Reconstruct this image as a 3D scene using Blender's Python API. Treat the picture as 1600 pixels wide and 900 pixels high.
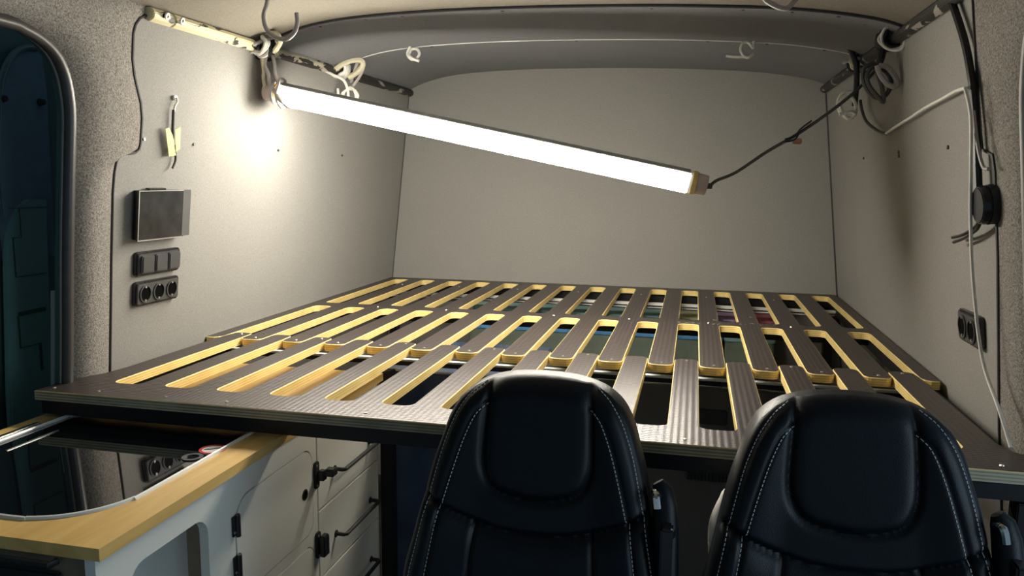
import bpy, bmesh, math, random
import numpy as np
from mathutils import Vector, Matrix
S = bpy.context.scene
for o in list(bpy.data.objects): bpy.data.objects.remove(o)
COL = S.collection
rnd = random.Random(7)

# ------------------------------------------------------------------ camera
cam_d = bpy.data.cameras.new('camera'); cam = bpy.data.objects.new('camera', cam_d); COL.objects.link(cam)
cam_d.sensor_width = 36.0; cam_d.lens = 1224.82 * 36.0 / 1600.0; cam_d.clip_start = .02
_r = Vector((0.97405689, 0.2260891, 0.00984395)); _u = Vector((-0.04094796, 0.13330084, 0.99022934)); _f = Vector((-0.22256785, 0.9649428, -0.13910048))
cam.matrix_world = Matrix(((_r.x, _u.x, -_f.x, 0), (_r.y, _u.y, -_f.y, 0), (_r.z, _u.z, -_f.z, 1.4015), (0, 0, 0, 1)))
S.camera = cam
# ------------------------------------------------------------------ world, light, exposure
S.view_settings.view_transform = 'Standard'; S.view_settings.look = 'None'; S.view_settings.gamma = 1; S.view_settings.use_curve_mapping = False
S.view_settings.exposure = 0.30
W = bpy.data.worlds.new('world'); S.world = W; W.use_nodes = True
W.node_tree.nodes['Background'].inputs[0].default_value = (.56, .78, 1.0, 1); W.node_tree.nodes['Background'].inputs[1].default_value = .16
TUBE_STRENGTH = 76.0
TUBE_COLOR = (1.0, .93, .80)

# cool evening light coming in through the open right-hand side door
la = bpy.data.lights.new('side_door_light', 'AREA'); la.shape = 'RECTANGLE'; la.size = 1.0; la.size_y = 1.2; la.energy = 9.0; la.color = (.66, .86, 1.0)
lo = bpy.data.objects.new('side_door_light', la); COL.objects.link(lo); lo.location = (1.5, .45, 1.25); lo.rotation_euler = (math.radians(90), 0, math.radians(90))

# ------------------------------------------------------------------ materials
def new_mat(name):
    m = bpy.data.materials.new(name); m.use_nodes = True
    nt = m.node_tree; return m, nt, nt.nodes['Principled BSDF']
def N(nt, t, **kw):
    n = nt.nodes.new(t)
    for k, v in kw.items():
        if k in n.inputs: n.inputs[k].default_value = v
        else: setattr(n, k, v)
    return n
def ramp(nt, stops):
    n = nt.nodes.new('ShaderNodeValToRGB'); e = n.color_ramp.elements
    while len(e) < len(stops): e.new(.5)
    for i, (p, c) in enumerate(stops): e[i].position = p; e[i].color = (*c, 1)
    return n
def mat(name, col, rough=.5, metal=0, var=.08, scale=30, bump=.0, bscale=200, coat=0, spec=.5, stretch=(1, 1, 1)):
    """plain colour with gentle noise variation and optional fine relief"""
    m, nt, b = new_mat(name); L = nt.links.new
    tc = N(nt, 'ShaderNodeTexCoord'); mp = N(nt, 'ShaderNodeMapping'); mp.inputs['Scale'].default_value = stretch
    L(tc.outputs['Object'], mp.inputs[0])
    nz = N(nt, 'ShaderNodeTexNoise', Scale=scale, Detail=4.0); L(mp.outputs[0], nz.inputs['Vector'])
    lo_ = tuple(c * (1 - var) for c in col); hi = tuple(min(1, c * (1 + var)) for c in col)
    rp = ramp(nt, [(.3, lo_), (.7, hi)]); L(nz.outputs[0], rp.inputs[0]); L(rp.outputs[0], b.inputs['Base Color'])
    b.inputs['Roughness'].default_value = rough; b.inputs['Metallic'].default_value = metal
    b.inputs['Coat Weight'].default_value = coat; b.inputs['Specular IOR Level'].default_value = spec
    if bump:
        n2 = N(nt, 'ShaderNodeTexNoise', Scale=bscale, Detail=3.0); L(mp.outputs[0], n2.inputs['Vector'])
        bp = N(nt, 'ShaderNodeBump', Strength=bump, Distance=.001); L(n2.outputs[0], bp.inputs['Height']); L(bp.outputs[0], b.inputs['Normal'])
    return m
def mat_speckle(name, c0, c1, scale, rough=.9, bump=.5, dist=.002, lowvar=.1):
    m, nt, b = new_mat(name); L = nt.links.new
    tc = N(nt, 'ShaderNodeTexCoord')
    nz = N(nt, 'ShaderNodeTexNoise', Scale=scale, Detail=5.0, Roughness=.75); L(tc.outputs['Object'], nz.inputs['Vector'])
    rp = ramp(nt, [(.36, c0), (.64, c1)]); L(nz.outputs[0], rp.inputs[0])
    big = N(nt, 'ShaderNodeTexNoise', Scale=4.0, Detail=2.0); L(tc.outputs['Object'], big.inputs['Vector'])
    mr = N(nt, 'ShaderNodeMapRange'); mr.inputs[3].default_value = 1 - lowvar; mr.inputs[4].default_value = 1 + lowvar; L(big.outputs[0], mr.inputs[0])
    vm = N(nt, 'ShaderNodeVectorMath', operation='SCALE'); L(rp.outputs[0], vm.inputs[0]); L(mr.outputs[0], vm.inputs['Scale'])
    L(vm.outputs[0], b.inputs['Base Color']); b.inputs['Roughness'].default_value = rough; b.inputs['Specular IOR Level'].default_value = .25
    bp = N(nt, 'ShaderNodeBump', Strength=bump, Distance=dist); L(nz.outputs[0], bp.inputs['Height']); L(bp.outputs[0], b.inputs['Normal'])
    return m
def mat_ply_edge(name, z0, th, dark=(.72, .50, .17), light=(.90, .72, .30), layers=7):
    m, nt, b = new_mat(name); L = nt.links.new
    tc = N(nt, 'ShaderNodeTexCoord'); sp = N(nt, 'ShaderNodeSeparateXYZ'); L(tc.outputs['Object'], sp.inputs[0])
    nz = N(nt, 'ShaderNodeTexNoise', Scale=14.0, Detail=4.0); L(tc.outputs['Object'], nz.inputs['Vector'])
    a = N(nt, 'ShaderNodeMath', operation='MULTIPLY_ADD'); L(sp.outputs[2], a.inputs[0]); a.inputs[1].default_value = layers / th * math.pi; a.inputs[2].default_value = -z0 * layers / th * math.pi
    s = N(nt, 'ShaderNodeMath', operation='SINE'); L(a.outputs[0], s.inputs[0])
    ad = N(nt, 'ShaderNodeMath', operation='MULTIPLY_ADD'); L(s.outputs[0], ad.inputs[0]); ad.inputs[1].default_value = .28; L(nz.outputs[0], ad.inputs[2])
    rp = ramp(nt, [(.25, dark), (.75, light)]); L(ad.outputs[0], rp.inputs[0]); L(rp.outputs[0], b.inputs['Base Color'])
    b.inputs['Roughness'].default_value = .55; return m
def mat_wood(name, c0, c1, axis=1, rough=.35):
    m, nt, b = new_mat(name); L = nt.links.new
    tc = N(nt, 'ShaderNodeTexCoord'); mp = N(nt, 'ShaderNodeMapping')
    sc = [14, 14, 14]; sc[axis] = 1.2; mp.inputs['Scale'].default_value = sc; L(tc.outputs['Object'], mp.inputs[0])
    nz = N(nt, 'ShaderNodeTexNoise', Scale=2.2, Detail=6.0, Distortion=.6); L(mp.outputs[0], nz.inputs['Vector'])
    rp = ramp(nt, [(.3, c0), (.7, c1)]); L(nz.outputs[0], rp.inputs[0]); L(rp.outputs[0], b.inputs['Base Color'])
    bp = N(nt, 'ShaderNodeBump', Strength=.15, Distance=.001); L(nz.outputs[0], bp.inputs['Height']); L(bp.outputs[0], b.inputs['Normal'])
    b.inputs['Roughness'].default_value = rough; return m
def mat_mesh_film(name):
    """dark brown anti-slip film with a pressed wire-mesh relief (two crossing sines, 9 x 6.5 mm)"""
    m, nt, b = new_mat(name); L = nt.links.new
    tc = N(nt, 'ShaderNodeTexCoord'); sp = N(nt, 'ShaderNodeSeparateXYZ'); L(tc.outputs['Object'], sp.inputs[0])
    def sn(out, p):
        a = N(nt, 'ShaderNodeMath', operation='MULTIPLY'); L(out, a.inputs[0]); a.inputs[1].default_value = 2 * math.pi / p
        s = N(nt, 'ShaderNodeMath', operation='SINE'); L(a.outputs[0], s.inputs[0]); return s.outputs[0]
    m0 = N(nt, 'ShaderNodeMath', operation='MULTIPLY'); L(sn(sp.outputs[1], .0100), m0.inputs[0]); m0.inputs[1].default_value = .55
    m1 = N(nt, 'ShaderNodeMath', operation='MULTIPLY'); L(sn(sp.outputs[0], .0125), m1.inputs[0]); m1.inputs[1].default_value = .45
    mu = N(nt, 'ShaderNodeMath', operation='ADD'); L(m0.outputs[0], mu.inputs[0]); L(m1.outputs[0], mu.inputs[1])
    rp = ramp(nt, [(.2, (.020, .014, .012)), (.8, (.048, .036, .032))])
    mr = N(nt, 'ShaderNodeMapRange'); mr.inputs[1].default_value = -1; L(mu.outputs[0], mr.inputs[0]); L(mr.outputs[0], rp.inputs[0]); L(rp.outputs[0], b.inputs['Base Color'])
    bp = N(nt, 'ShaderNodeBump', Strength=.6, Distance=.0012); L(mr.outputs[0], bp.inputs['Height']); L(bp.outputs[0], b.inputs['Normal'])
    # pale scuff marks on the middle rail
    b.inputs['Roughness'].default_value = .38; b.inputs['Specular IOR Level'].default_value = 1.0; b.inputs['Specular Tint'].default_value = (1, .93, .93, 1)
    return m
M = {}
M['wall'] = mat_speckle('grey_felt_wall', (.245, .238, .222), (.325, .317, .298), 260, .85, .35, .0008, .05)
M['wall_dim'] = mat_speckle('grey_felt_wall_plain', (.27, .262, .245), (.345, .335, .315), 260, .85, .3, .0008, .05)
M['ceil'] = mat_speckle('ceiling_felt', (.19, .172, .138), (.25, .226, .182), 200, .9, .2, .0006, .06)
M['ceil_grey'] = mat_speckle('ceiling_felt_grey', (.19, .194, .208), (.24, .244, .26), 200, .9, .2, .0006, .05)
M['carpet'] = mat_speckle('grey_carpet', (.12, .11, .10), (.50, .47, .425), 280, .95, 1.0, .004, .08)
M['film'] = mat_mesh_film('anti_slip_film')
M['ply'] = mat_ply_edge('birch_ply_edge', .93, .02)
M['ply_front'] = mat_ply_edge('shaded_ply_edge', .93, .02, (.20, .18, .11), (.48, .45, .31))  # same ply, darkened: shade on the bed's front edge is painted into the colour
M['black_steel'] = mat('black_steel', (.012, .012, .014), .45, .3, .1, 40)
M['black_gloss'] = mat('black_gloss_plastic', (.022, .022, .024), .25, 0, .1, 40)
M['black_matt'] = mat('black_matt_plastic', (.02, .02, .021), .6, 0, .1, 60)
M['rocker'] = mat('anthracite_plastic', (.075, .075, .078), .32, 0, .05, 40)
M['hole'] = mat('dark_recess', (.003, .003, .003), .9, spec=.05)
M['alu'] = mat('brushed_aluminium', (.72, .72, .70), .35, .85, .06, 60, stretch=(1, 12, 12))
M['alu_white'] = mat('pale_aluminium', (.75, .76, .74), .5, .25, .04, 60)
M['chrome'] = mat('chrome_trim', (.85, .85, .84), .12, 1, .03, 20)
M['screw'] = mat('screw_steel', (.8, .78, .72), .3, .9, .1, 500)
M['bolt_grey'] = mat('grey_bolt', (.16, .15, .14), .35, .6, .1, 300)
M['screw_dark'] = mat('dark_screw', (.05, .05, .05), .5, .4, .1, 500)
M['leather'] = mat('black_leather', (.002, .0055, .009), .42, 0, .15, 8, .35, 600, spec=.28)
M['thread'] = mat('pale_thread', (.60, .62, .62), .7)
M['cream_paint'] = None
M['worktop'] = mat_wood('oak_worktop', (.66, .41, .13), (.84, .575, .215), 1, .34)
M['cab'] = mat('white_lacquer', (.80, .80, .74), .28, 0, .02, 6)
M['cab_in'] = mat('grey_cabinet_inside', (.78, .80, .78), .6, 0, .05, 10)
M['cab_edge'] = mat('brown_board_edge', (.22, .17, .12), .6, 0, .1, 30)
M['glass_lid'] = mat('black_glass', (.004, .004, .005), .03, 0, 0, 5, coat=1)
M['red'] = mat('red_print', (.62, .03, .04), .3); M['white'] = mat('white_print', (.8, .8, .78), .3)
M['tape'] = mat('yellow_tape', (.85, .78, .26), .6, 0, .08, 60)
M['wire_grey'] = mat('grey_cable', (.36, .33, .32), .45, 0, .06, 90)
M['wire_white'] = mat('white_cable', (.74, .72, .66), .45, 0, .05, 90)
M['wire_black'] = mat('black_cable', (.014, .014, .014), .4, 0, .1, 90)
M['wire_dark'] = mat('dark_grey_cable', (.07, .066, .062), .45, 0, .1, 90)
M['terminal'] = mat('copper_terminal', (.42, .20, .13), .4, .2)
M['rubber'] = mat('rubber_seal', (.05, .047, .045), .40, 0, .1, 30)
M['rubber_pale'] = mat('grey_rubber_seal', (.26, .25, .24), .5, 0, .1, 30)
M['teal_steel'] = mat('dark_teal_body_steel', (.06, .12, .12), .35, .2, .12, 8)
M['door_felt'] = mat('blue_black_felt', (.10, .17, .21), .8, 0, .1, 30, .2)
M['door_board'] = mat('dark_green_board', (.13, .26, .25), .7, 0, .08, 12)
M['door_joint'] = mat('dark_joint', (.03, .06, .06), .8)
M['floor'] = mat('dark_floor', (.03, .03, .03), .6, 0, .2, 12)
M['dark_board'] = mat('dark_grey_board', (.10, .10, .092), .45, 0, .12, 5)
M['blue_reflect_board'] = mat('dark_board_blue_reflection', (.05, .085, .17), .25, 0, .2, 9)  # dark board with the reflected blue light put into its base colour
M['screen'] = mat('dark_screen_glass', (.035, .035, .036), .12, 0, .3, 22)
M['screen_side'] = mat('smoked_acrylic', (.13, .13, .13), .2, 0, .05, 22)
M['box_teal'] = mat('pale_teal_fabric', (.34, .58, .62), .7, 0, .15, 20); M['box_blue'] = mat('blue_tarp', (.14, .42, .92), .4, 0, .25, 30)
M['box_green'] = mat('grey_green_plastic', (.22, .28, .23), .5, 0, .1, 20); M['box_pink'] = mat('pink_fabric', (.85, .28, .38), .7, 0, .2, 40)
M['box_lilac'] = mat('lilac_fabric', (.62, .45, .75), .7, 0, .2, 40); M['box_yellow'] = mat('pale_yellow_fabric', (.62, .66, .42), .7, 0, .2, 40)
M['cloth'] = mat('white_cloth', (.90, .88, .82), .8, 0, .04, 40, .4, 120)
M['cream'] = mat('cream_tie', (.60, .56, .40), .5, 0, .1, 60)
M['pink_cap'] = mat('pale_pink_cap', (.56, .46, .43), .5); M['amber'] = mat('amber_plastic', (.72, .52, .18), .4)
# cream paint with torn black foam left on it
def mat_flaked(name, base, th):
    m, nt, b = new_mat(name); L = nt.links.new
    tc = N(nt, 'ShaderNodeTexCoord'); mp = N(nt, 'ShaderNodeMapping'); mp.inputs['Scale'].default_value = (14, 6, 20); L(tc.outputs['Object'], mp.inputs[0])
    nz = N(nt, 'ShaderNodeTexNoise', Scale=2.0, Detail=5.0, Distortion=.5); L(mp.outputs[0], nz.inputs['Vector'])
    rp = ramp(nt, [(th - .01, (.02, .018, .016)), (th + .01, base)]); L(nz.outputs[0], rp.inputs[0]); L(rp.outputs[0], b.inputs['Base Color'])
    b.inputs['Roughness'].default_value = .45; return m
M['rail_cream'] = mat_flaked('cream_paint_flaked', (.66, .60, .38), .42)
M['rail_mid'] = mat_flaked('cream_paint_torn', (.46, .43, .33), .50)
M['rail_dark'] = mat_flaked('black_foam_flaked', (.34, .31, .27), .60)
def mat_emit():
    m, nt, b = new_mat('lit_diffuser'); b.inputs['Base Color'].default_value = (.9, .9, .88, 1)
    b.inputs['Emission Color'].default_value = (*TUBE_COLOR, 1); b.inputs['Emission Strength'].default_value = TUBE_STRENGTH; return m
M['emit'] = mat_emit()

# ------------------------------------------------------------------ object helpers
WL = {}
def tag(o, label=None, cat=None, group=None, kind=None):
    if label: o['label'] = label
    if cat: o['category'] = cat
    if group: o['group'] = group
    if kind: o['kind'] = kind
    return o
def empty(name, loc, label=None, cat=None, group=None, kind=None):
    o = bpy.data.objects.new(name, None); COL.objects.link(o); o.location = loc; o.empty_display_size = .05
    WL[o.name] = Vector(loc); return tag(o, label, cat, group, kind)
class MB:
    place = None                      # optional (size, from, to): draws a unit at its own size, standing on its own corner
    def __init__(s): s.v = []; s.f = []; s.m = []
    def add(s, vs, fs, mi=0):
        b = len(s.v); s.v += [tuple(v) for v in vs]; s.f += [tuple(b + i for i in f) for f in fs]
        s.m += list(mi) if isinstance(mi, (list, tuple)) else [mi] * len(fs); return s
    def box(s, x0, x1, y0, y1, z0, z1, mi=0):
        vs = [(x, y, z) for z in (z0, z1) for y in (y0, y1) for x in (x0, x1)]
        return s.add(vs, [(0, 2, 3, 1), (4, 5, 7, 6), (0, 1, 5, 4), (2, 6, 7, 3), (0, 4, 6, 2), (1, 3, 7, 5)], mi)
    def prism(s, poly, fn, d0, d1, mi_top=0, mi_side=0, mi_bot=None):
        """poly 2D ccw; fn(a, b, d) -> 3D; caps at d0 and d1"""
        n = len(poly); vs = [fn(a, b, d0) for a, b in poly] + [fn(a, b, d1) for a, b in poly]
        fs = [tuple(range(n - 1, -1, -1)), tuple(range(n, 2 * n))] + [(i, (i + 1) % n, n + (i + 1) % n, n + i) for i in range(n)]
        return s.add(vs, fs, [mi_side if mi_bot is None else mi_bot, mi_top] + [mi_side] * n)
    def tube(s, pts, r, n=8, mi=0, smooth=0, closed=False):
        P = [Vector(p) for p in pts]
        if smooth: P = catmull(P, smooth, closed)
        R = r if isinstance(r, (list, tuple)) else [r] * len(P)
        vs = []; fs = []; t0 = None; m = len(P)
        for i, p in enumerate(P):
            a = P[(i - 1) % m] if (closed or i) else P[0]; b = P[(i + 1) % m] if (closed or i < m - 1) else P[-1]
            t = (b - a).normalized()
            if t0 is None:
                u = t.orthogonal().normalized()
            else:
                u = (u - t * u.dot(t)); u = u.normalized() if u.length > 1e-6 else t.orthogonal().normalized()
            t0 = t; w = t.cross(u)
            for k in range(n):
                an = 2 * math.pi * k / n; vs.append(p + (u * math.cos(an) + w * math.sin(an)) * R[min(i, len(R) - 1)])
        for i in range(m if closed else m - 1):
            j = (i + 1) % m
            for k in range(n): fs.append((i * n + k, i * n + (k + 1) % n, j * n + (k + 1) % n, j * n + k))
        if not closed: fs += [tuple(range(n - 1, -1, -1)), tuple((m - 1) * n + k for k in range(n))]
        return s.add(vs, fs, mi)
    def disc(s, c, ax, r, h, n=20, mi=0, r2=None):
        ax = Vector(ax).normalized(); u = ax.orthogonal().normalized(); w = ax.cross(u); c = Vector(c); r2 = r if r2 is None else r2
        vs = [c + (u * math.cos(2 * math.pi * k / n) + w * math.sin(2 * math.pi * k / n)) * r for k in range(n)] + \
             [c + ax * h + (u * math.cos(2 * math.pi * k / n) + w * math.sin(2 * math.pi * k / n)) * r2 for k in range(n)]
        return s.add(vs, [tuple(range(n - 1, -1, -1)), tuple(range(n, 2 * n))] + [(i, (i + 1) % n, n + (i + 1) % n, n + i) for i in range(n)], mi)
    def ring(s, c, ax, ro, ri, h, n=24, mi=0):
        ax = Vector(ax).normalized(); u = ax.orthogonal().normalized(); w = ax.cross(u); c = Vector(c); vs = []
        for (r, d) in ((ro, 0), (ro, h), (ri, h), (ri, 0)):
            vs += [c + ax * d + (u * math.cos(2 * math.pi * k / n) + w * math.sin(2 * math.pi * k / n)) * r for k in range(n)]
        fs = [(a * n + i, a * n + (i + 1) % n, ((a + 1) % 4) * n + (i + 1) % n, ((a + 1) % 4) * n + i) for a in range(4) for i in range(n)]
        return s.add(vs, fs, mi)
    def build(s, name, mats, parent=None, bevel=0, smooth=False, seg=2):
        me = bpy.data.meshes.new(name); off = WL[parent.name] if parent is not None else Vector((0, 0, 0))
        V_ = s.v
        if MB.place: k_, p0, p1 = MB.place; V_ = [p1 + (Vector(v) - p0) * k_ for v in s.v]
        me.from_pydata([Vector(v) - off for v in V_], [], s.f)
        if not isinstance(mats, (list, tuple)): mats = [mats]
        for m in mats: me.materials.append(m)
        me.polygons.foreach_set('material_index', s.m)
        bm = bmesh.new(); bm.from_mesh(me); bmesh.ops.recalc_face_normals(bm, faces=bm.faces)
        if bevel: bmesh.ops.bevel(bm, geom=[e for e in bm.edges if len(e.link_faces) == 2 and e.calc_face_angle(0) > .6], offset=bevel, segments=seg, affect='EDGES', clamp_overlap=True)
        bm.to_mesh(me); bm.free()
        if smooth or bevel:
            me.polygons.foreach_set('use_smooth', [True] * len(me.polygons)); me.set_sharp_from_angle(angle=math.radians(40))
        o = bpy.data.objects.new(name, me); COL.objects.link(o)
        if parent is not None: o.parent = parent
        WL[o.name] = off.copy(); return o
def catmull(P, n, closed=False):
    out = []; m = len(P)
    g = (lambda i: P[i % m]) if closed else (lambda i: P[max(0, min(m - 1, i))])
    for i in range(m if closed else m - 1):
        a, b, c, d = g(i - 1), g(i), g(i + 1), g(i + 2)
        for k in range(n):
            t = k / n; out.append(.5 * ((2 * b) + (c - a) * t + (2 * a - 5 * b + 4 * c - d) * t * t + (3 * b - a - 3 * c + d) * t ** 3))
    if not closed: out.append(P[-1])
    return out
def rrect(a0, a1, b0, b1, r, n=5, rs=None):
    rs = rs or (r, r, r, r); out = []
    for (cx, cy, sx, sy, st, rr) in ((a0, b0, 1, 1, 180, rs[0]), (a1, b0, -1, 1, 270, rs[1]), (a1, b1, -1, -1, 0, rs[2]), (a0, b1, 1, -1, 90, rs[3])):
        if rr <= 1e-5: out.append((cx, cy)); continue
        for k in range(n + 1):
            an = math.radians(st + 90 * k / n); out.append((cx + sx * rr + rr * math.cos(an), cy + sy * rr + rr * math.sin(an)))
    return out
fz = lambda a, b, d: (a, b, d)
# wall planes: both side walls lean in towards the roof
KL, KR = .1076, .1145
def XL(z): return -1.33 + KL * (z - .95)
def XR(z): return .575 - KR * (z - .95)
def fL(y, z, d): return (XL(z) + d, y, z - d * KL)          # d = distance off the left wall
def fR(y, z, d): return (XR(z) - d, y, z - d * KR)
YR = 3.335                                                    # rear wall

# ================================================================== STRUCTURE
o = MB().box(-1.75, .95, -.6, 3.5, -.04, 0).build('floor', M['floor']); tag(o, kind='structure')

def side_wall(name, X, yrear, outline, sgn):
    mb = MB(); zs = [0, .5, .95, 1.3, 1.6, 1.80]
    vs = []; fs = []
    ys = [1.50, 2.0, 2.6, 3.0, yrear]
    for z in zs:
        for y in ys: vs.append((X(z), y, z))
    n = len(ys)
    for i in range(len(zs) - 1):
        for j in range(n - 1): fs.append((i * n + j, i * n + j + 1, (i + 1) * n + j + 1, (i + 1) * n + j))
    k = len(vs); vs2 = [(v[0] + sgn * .012, v[1], v[2]) for v in vs]
    mb.add(vs, fs); mb.add(vs2, [f[::-1] for f in fs])
    return mb.build(name, M['wall'])
wl = tag(side_wall('wall_left', XL, YR, None, -1), kind='structure')
wr = tag(side_wall('wall_right', XR, YR, None, 1), kind='structure')
# rear wall: arched top following the roof
PROF = [(-1.243, 1.775), (-1.18, 1.802), (-1.11, 1.822), (-1.03, 1.836), (-.93, 1.845), (-.80, 1.851), (-.62, 1.854), (-.38, 1.852), (-.15, 1.846), (.02, 1.838), (.16, 1.829), (.27, 1.818), (.36, 1.804), (.43, 1.789), (.482, 1.770)]
rear = [(XL(.95) - .0, .95), (XL(0), 0), (XR(0), 0), (XR(.95), .95)] + [(x, z + .03) for x, z in PROF[::-1]]
wb = tag(MB().prism(rear, lambda a, b, d: (a, d, b), YR, YR + .02).build('wall_rear', M['wall']), kind='structure')
# thin corner lines where rear wall meets the side walls
for nm, X_, e in (('trim_7', XR, -.003), ('trim_8', XL, .002)):
    tag(MB().tube([(X_(z) + e, YR - .002, z) for z in (0, .95, 1.4, 1.765)], .0028 if e < 0 else .0014, 6).build(nm, M['screw_dark']), kind='structure')
# ceiling: three felt panels lapped over each other
ceil = empty('ceiling', (-.38, 2.1, 1.85), kind='structure')
def ceil_panel(y0, y1, dz, m):
    prof = catmull([Vector((x, 0, z)) for x, z in PROF], 3); vs = []; n = len(prof); ys = [y0, (y0 + y1) / 2, y1]
    for y in ys:
        for p in prof: vs.append((p.x, y, p.z + dz))
    fs = [(j * n + i, j * n + i + 1, (j + 1) * n + i + 1, (j + 1) * n + i) for j in range(len(ys) - 1) for i in range(n - 1)]
    k = len(vs); top = [(v[0], v[1], v[2] + .005) for v in vs]
    rim = []
    for j, f in ((0, 1), (len(ys) - 1, -1)):
        for i in range(n - 1): rim.append((j * n + i, j * n + i + 1, k + j * n + i + 1, k + j * n + i))
    mb = MB().add(vs + top, fs + [tuple(k + q for q in f[::-1]) for f in fs] + rim)
    return mb.build('ceiling_panel', m, ceil, smooth=True)
ceil_panel(-.6, 2.127, .004, M['ceil']); ceil_panel(2.133, 2.622, -.003, M['ceil_grey']); ceil_panel(2.618, YR + .002, .003, M['ceil_grey'])
def zc(x):
    for (a, za), (b, zb) in zip(PROF, PROF[1:]):
        if a <= x <= b: return za + (zb - za) * (x - a) / (b - a)
    return 1.77
# dark joint line and pale edge line along the two laps
def lap(y, dz, r, m, nm):
    MB().tube([(x, y, z + dz) for x, z in PROF], r, 6, smooth=3).build(nm, m, ceil)
lap(2.130, .0015, .0035, M['black_matt'], 'panel_joint'); lap(2.617, -.0035, .0018, M['alu_white'], 'panel_edge')
for (y, xs) in ((2.152, (-1.07, -.93, -.82, -.53, -.13, .10, .22, .33)), (2.64, (-.90, -.40, .02, .20, .37))):
    for x in xs: MB().disc((x, y, zc(x) + .003), (0, 0, -1), .0045, .007, 10).build('screw', M['screw_dark'], ceil)
# drilled screws on the wall panels
for (y, z) in ((1.634, 1.483), (1.825, 1.479), (2.251, 1.479), (2.709, 1.477)):
    MB().disc(fL(y, z, -.002), (1, 0, 0), .0038, .006, 10).build('screw', M['bolt_grey'] if y < 2 else M['screw_dark'], wl)
for (y, z) in ((2.695, 1.474), (2.251, 1.478), (2.251, 1.468), (1.837, 1.474)):
    MB().disc(fR(y, z, -.002), (-1, 0, 0), .0045, .005, 10).build('screw', M['screw_dark'], wr)
# steel roof rails along both walls
def rail(name, X0, z0, segs, side, label):
    t = empty(name, (X0, 2.5, z0), kind='structure')
    for (y0, y1, m) in segs:
        sg = 1 if side == 'L' else -1
        prof = [(0, -.004), (.013, -.012), (.026, -.004), (.029, .008), (.020, .020), (0, .022)]
        mb = MB(); n = len(prof); vs = [(X0 + sg * (a - .004), y, z0 + b) for y in (y0, y1) for a, b in prof]
        mb.add(vs, [(i, (i + 1) % n, n + (i + 1) % n, n + i) for i in range(n)] + [tuple(range(n)), tuple(range(2 * n - 1, n - 1, -1))])
        mb.build('rail_section', m, t, bevel=.002)
    return t
rl = rail('trim_1', -1.243, 1.760, [(1.625, 1.70, M['rail_cream']), (1.705, 2.06, M['rail_cream']), (2.14, 2.60, M['rail_mid']), (2.66, 3.33, M['rail_dark'])], 'L', '')
rr_ = rail('trim_2', .483, 1.752, [(1.60, 2.22, M['rail_dark']), (2.31, 2.56, M['rail_dark']), (2.68, 3.33, M['rail_dark'])], 'R', '')
for y in (1.66, 1.715): MB().ring((-1.213, y, 1.766), (1, .1, -.3), .008, .004, .004, 14).build('bolt', M['screw'], rl)
for y in (1.655,): MB().disc((-1.216, y, 1.766), (1, 0, -.3), .005, .003, 12).build('bolt_hole', M['hole'], rl)

# carpeted pillars with the door openings
def carpet(name, f, seal, outer, thick):
    """loft from the door seal to the panel edge, rolled over at the door side"""
    n = 60
    def resample(P, n):
        P = [Vector((a, b, 0)) for a, b in P]; d = [0]
        for a, b in zip(P, P[1:]): d.append(d[-1] + (b - a).length)
        out = []
        for k in range(n):
            t = d[-1] * k / (n - 1); i = 0
            while i < len(d) - 2 and d[i + 1] < t: i += 1
            w = (t - d[i]) / max(1e-9, d[i + 1] - d[i]); out.append(P[i].lerp(P[i + 1], w))
        return out
    A = []; B_ = []
    for (s, o_) in zip(seal, outer):                       # matching sections keep corresponding corners together
        k = max(3, int(sum((Vector(b) - Vector(a)).length for a, b in zip(o_, o_[1:])) / .006))
        A += resample(s, k); B_ += resample(o_, k)
    vs = []; prof = [(0, -.022), (.0, -.018), (.04, -.012), (.10, -.003), (.17, .008), (.27, .019), (.40, .024), (.6, .023), (.8, .016), (.94, .009), (1, .003), (1.0, -.002)]
    for a, b in zip(A, B_):
        for (t, d) in prof:
            p = a.lerp(b, t); vs.append(f(p.x, p.y, d * thick if d > .003 else d))
    n2 = len(prof); m_ = len(A)
    fs = [(i * n2 + j, i * n2 + j + 1, (i + 1) * n2 + j + 1, (i + 1) * n2 + j) for i in range(m_ - 1) for j in range(n2 - 1)]
    o = MB().add(vs, fs).build(name, M['carpet'], smooth=True); return tag(o, kind='structure')
arc = [(1.412, 1.46), (1.411, 1.53), (1.405, 1.57), (1.393, 1.61), (1.37, 1.645), (1.335, 1.668), (1.29, 1.682), (1.23, 1.688)]
sealL = [[(1.422, 0), (1.422, .95), (1.416, 1.25)], [(1.416, 1.25)] + arc, [(1.23, 1.688), (.6, 1.69), (-.55, 1.69)]]
outL = [[(1.54, 0), (1.54, .95), (1.533, 1.21), (1.531, 1.36)], [(1.531, 1.36), (1.534, 1.405), (1.540, 1.432), (1.556, 1.450), (1.600, 1.455), (1.613, 1.462), (1.617, 1.475), (1.619, 1.53), (1.613, 1.565), (1.598, 1.60), (1.588, 1.625), (1.580, 1.66), (1.580, 1.715), (1.586, 1.735), (1.60, 1.752), (1.62, 1.765), (1.62, 1.785)], [(1.62, 1.785), (1.0, 1.785), (-.55, 1.785)]]
tag(carpet('trim_3', fL, sealL, outL, .75), kind='structure')
arcR = [(1.455, 1.40), (1.455, 1.52), (1.447, 1.58), (1.43, 1.63), (1.395, 1.665), (1.34, 1.682), (1.25, 1.688)]
arcR = [(a - .022, b) for a, b in arcR]
sealR = [[(1.440, 0), (1.440, .95), (1.433, 1.40)], arcR, [(1.25, 1.688), (.6, 1.69), (-.55, 1.69)]]
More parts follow.
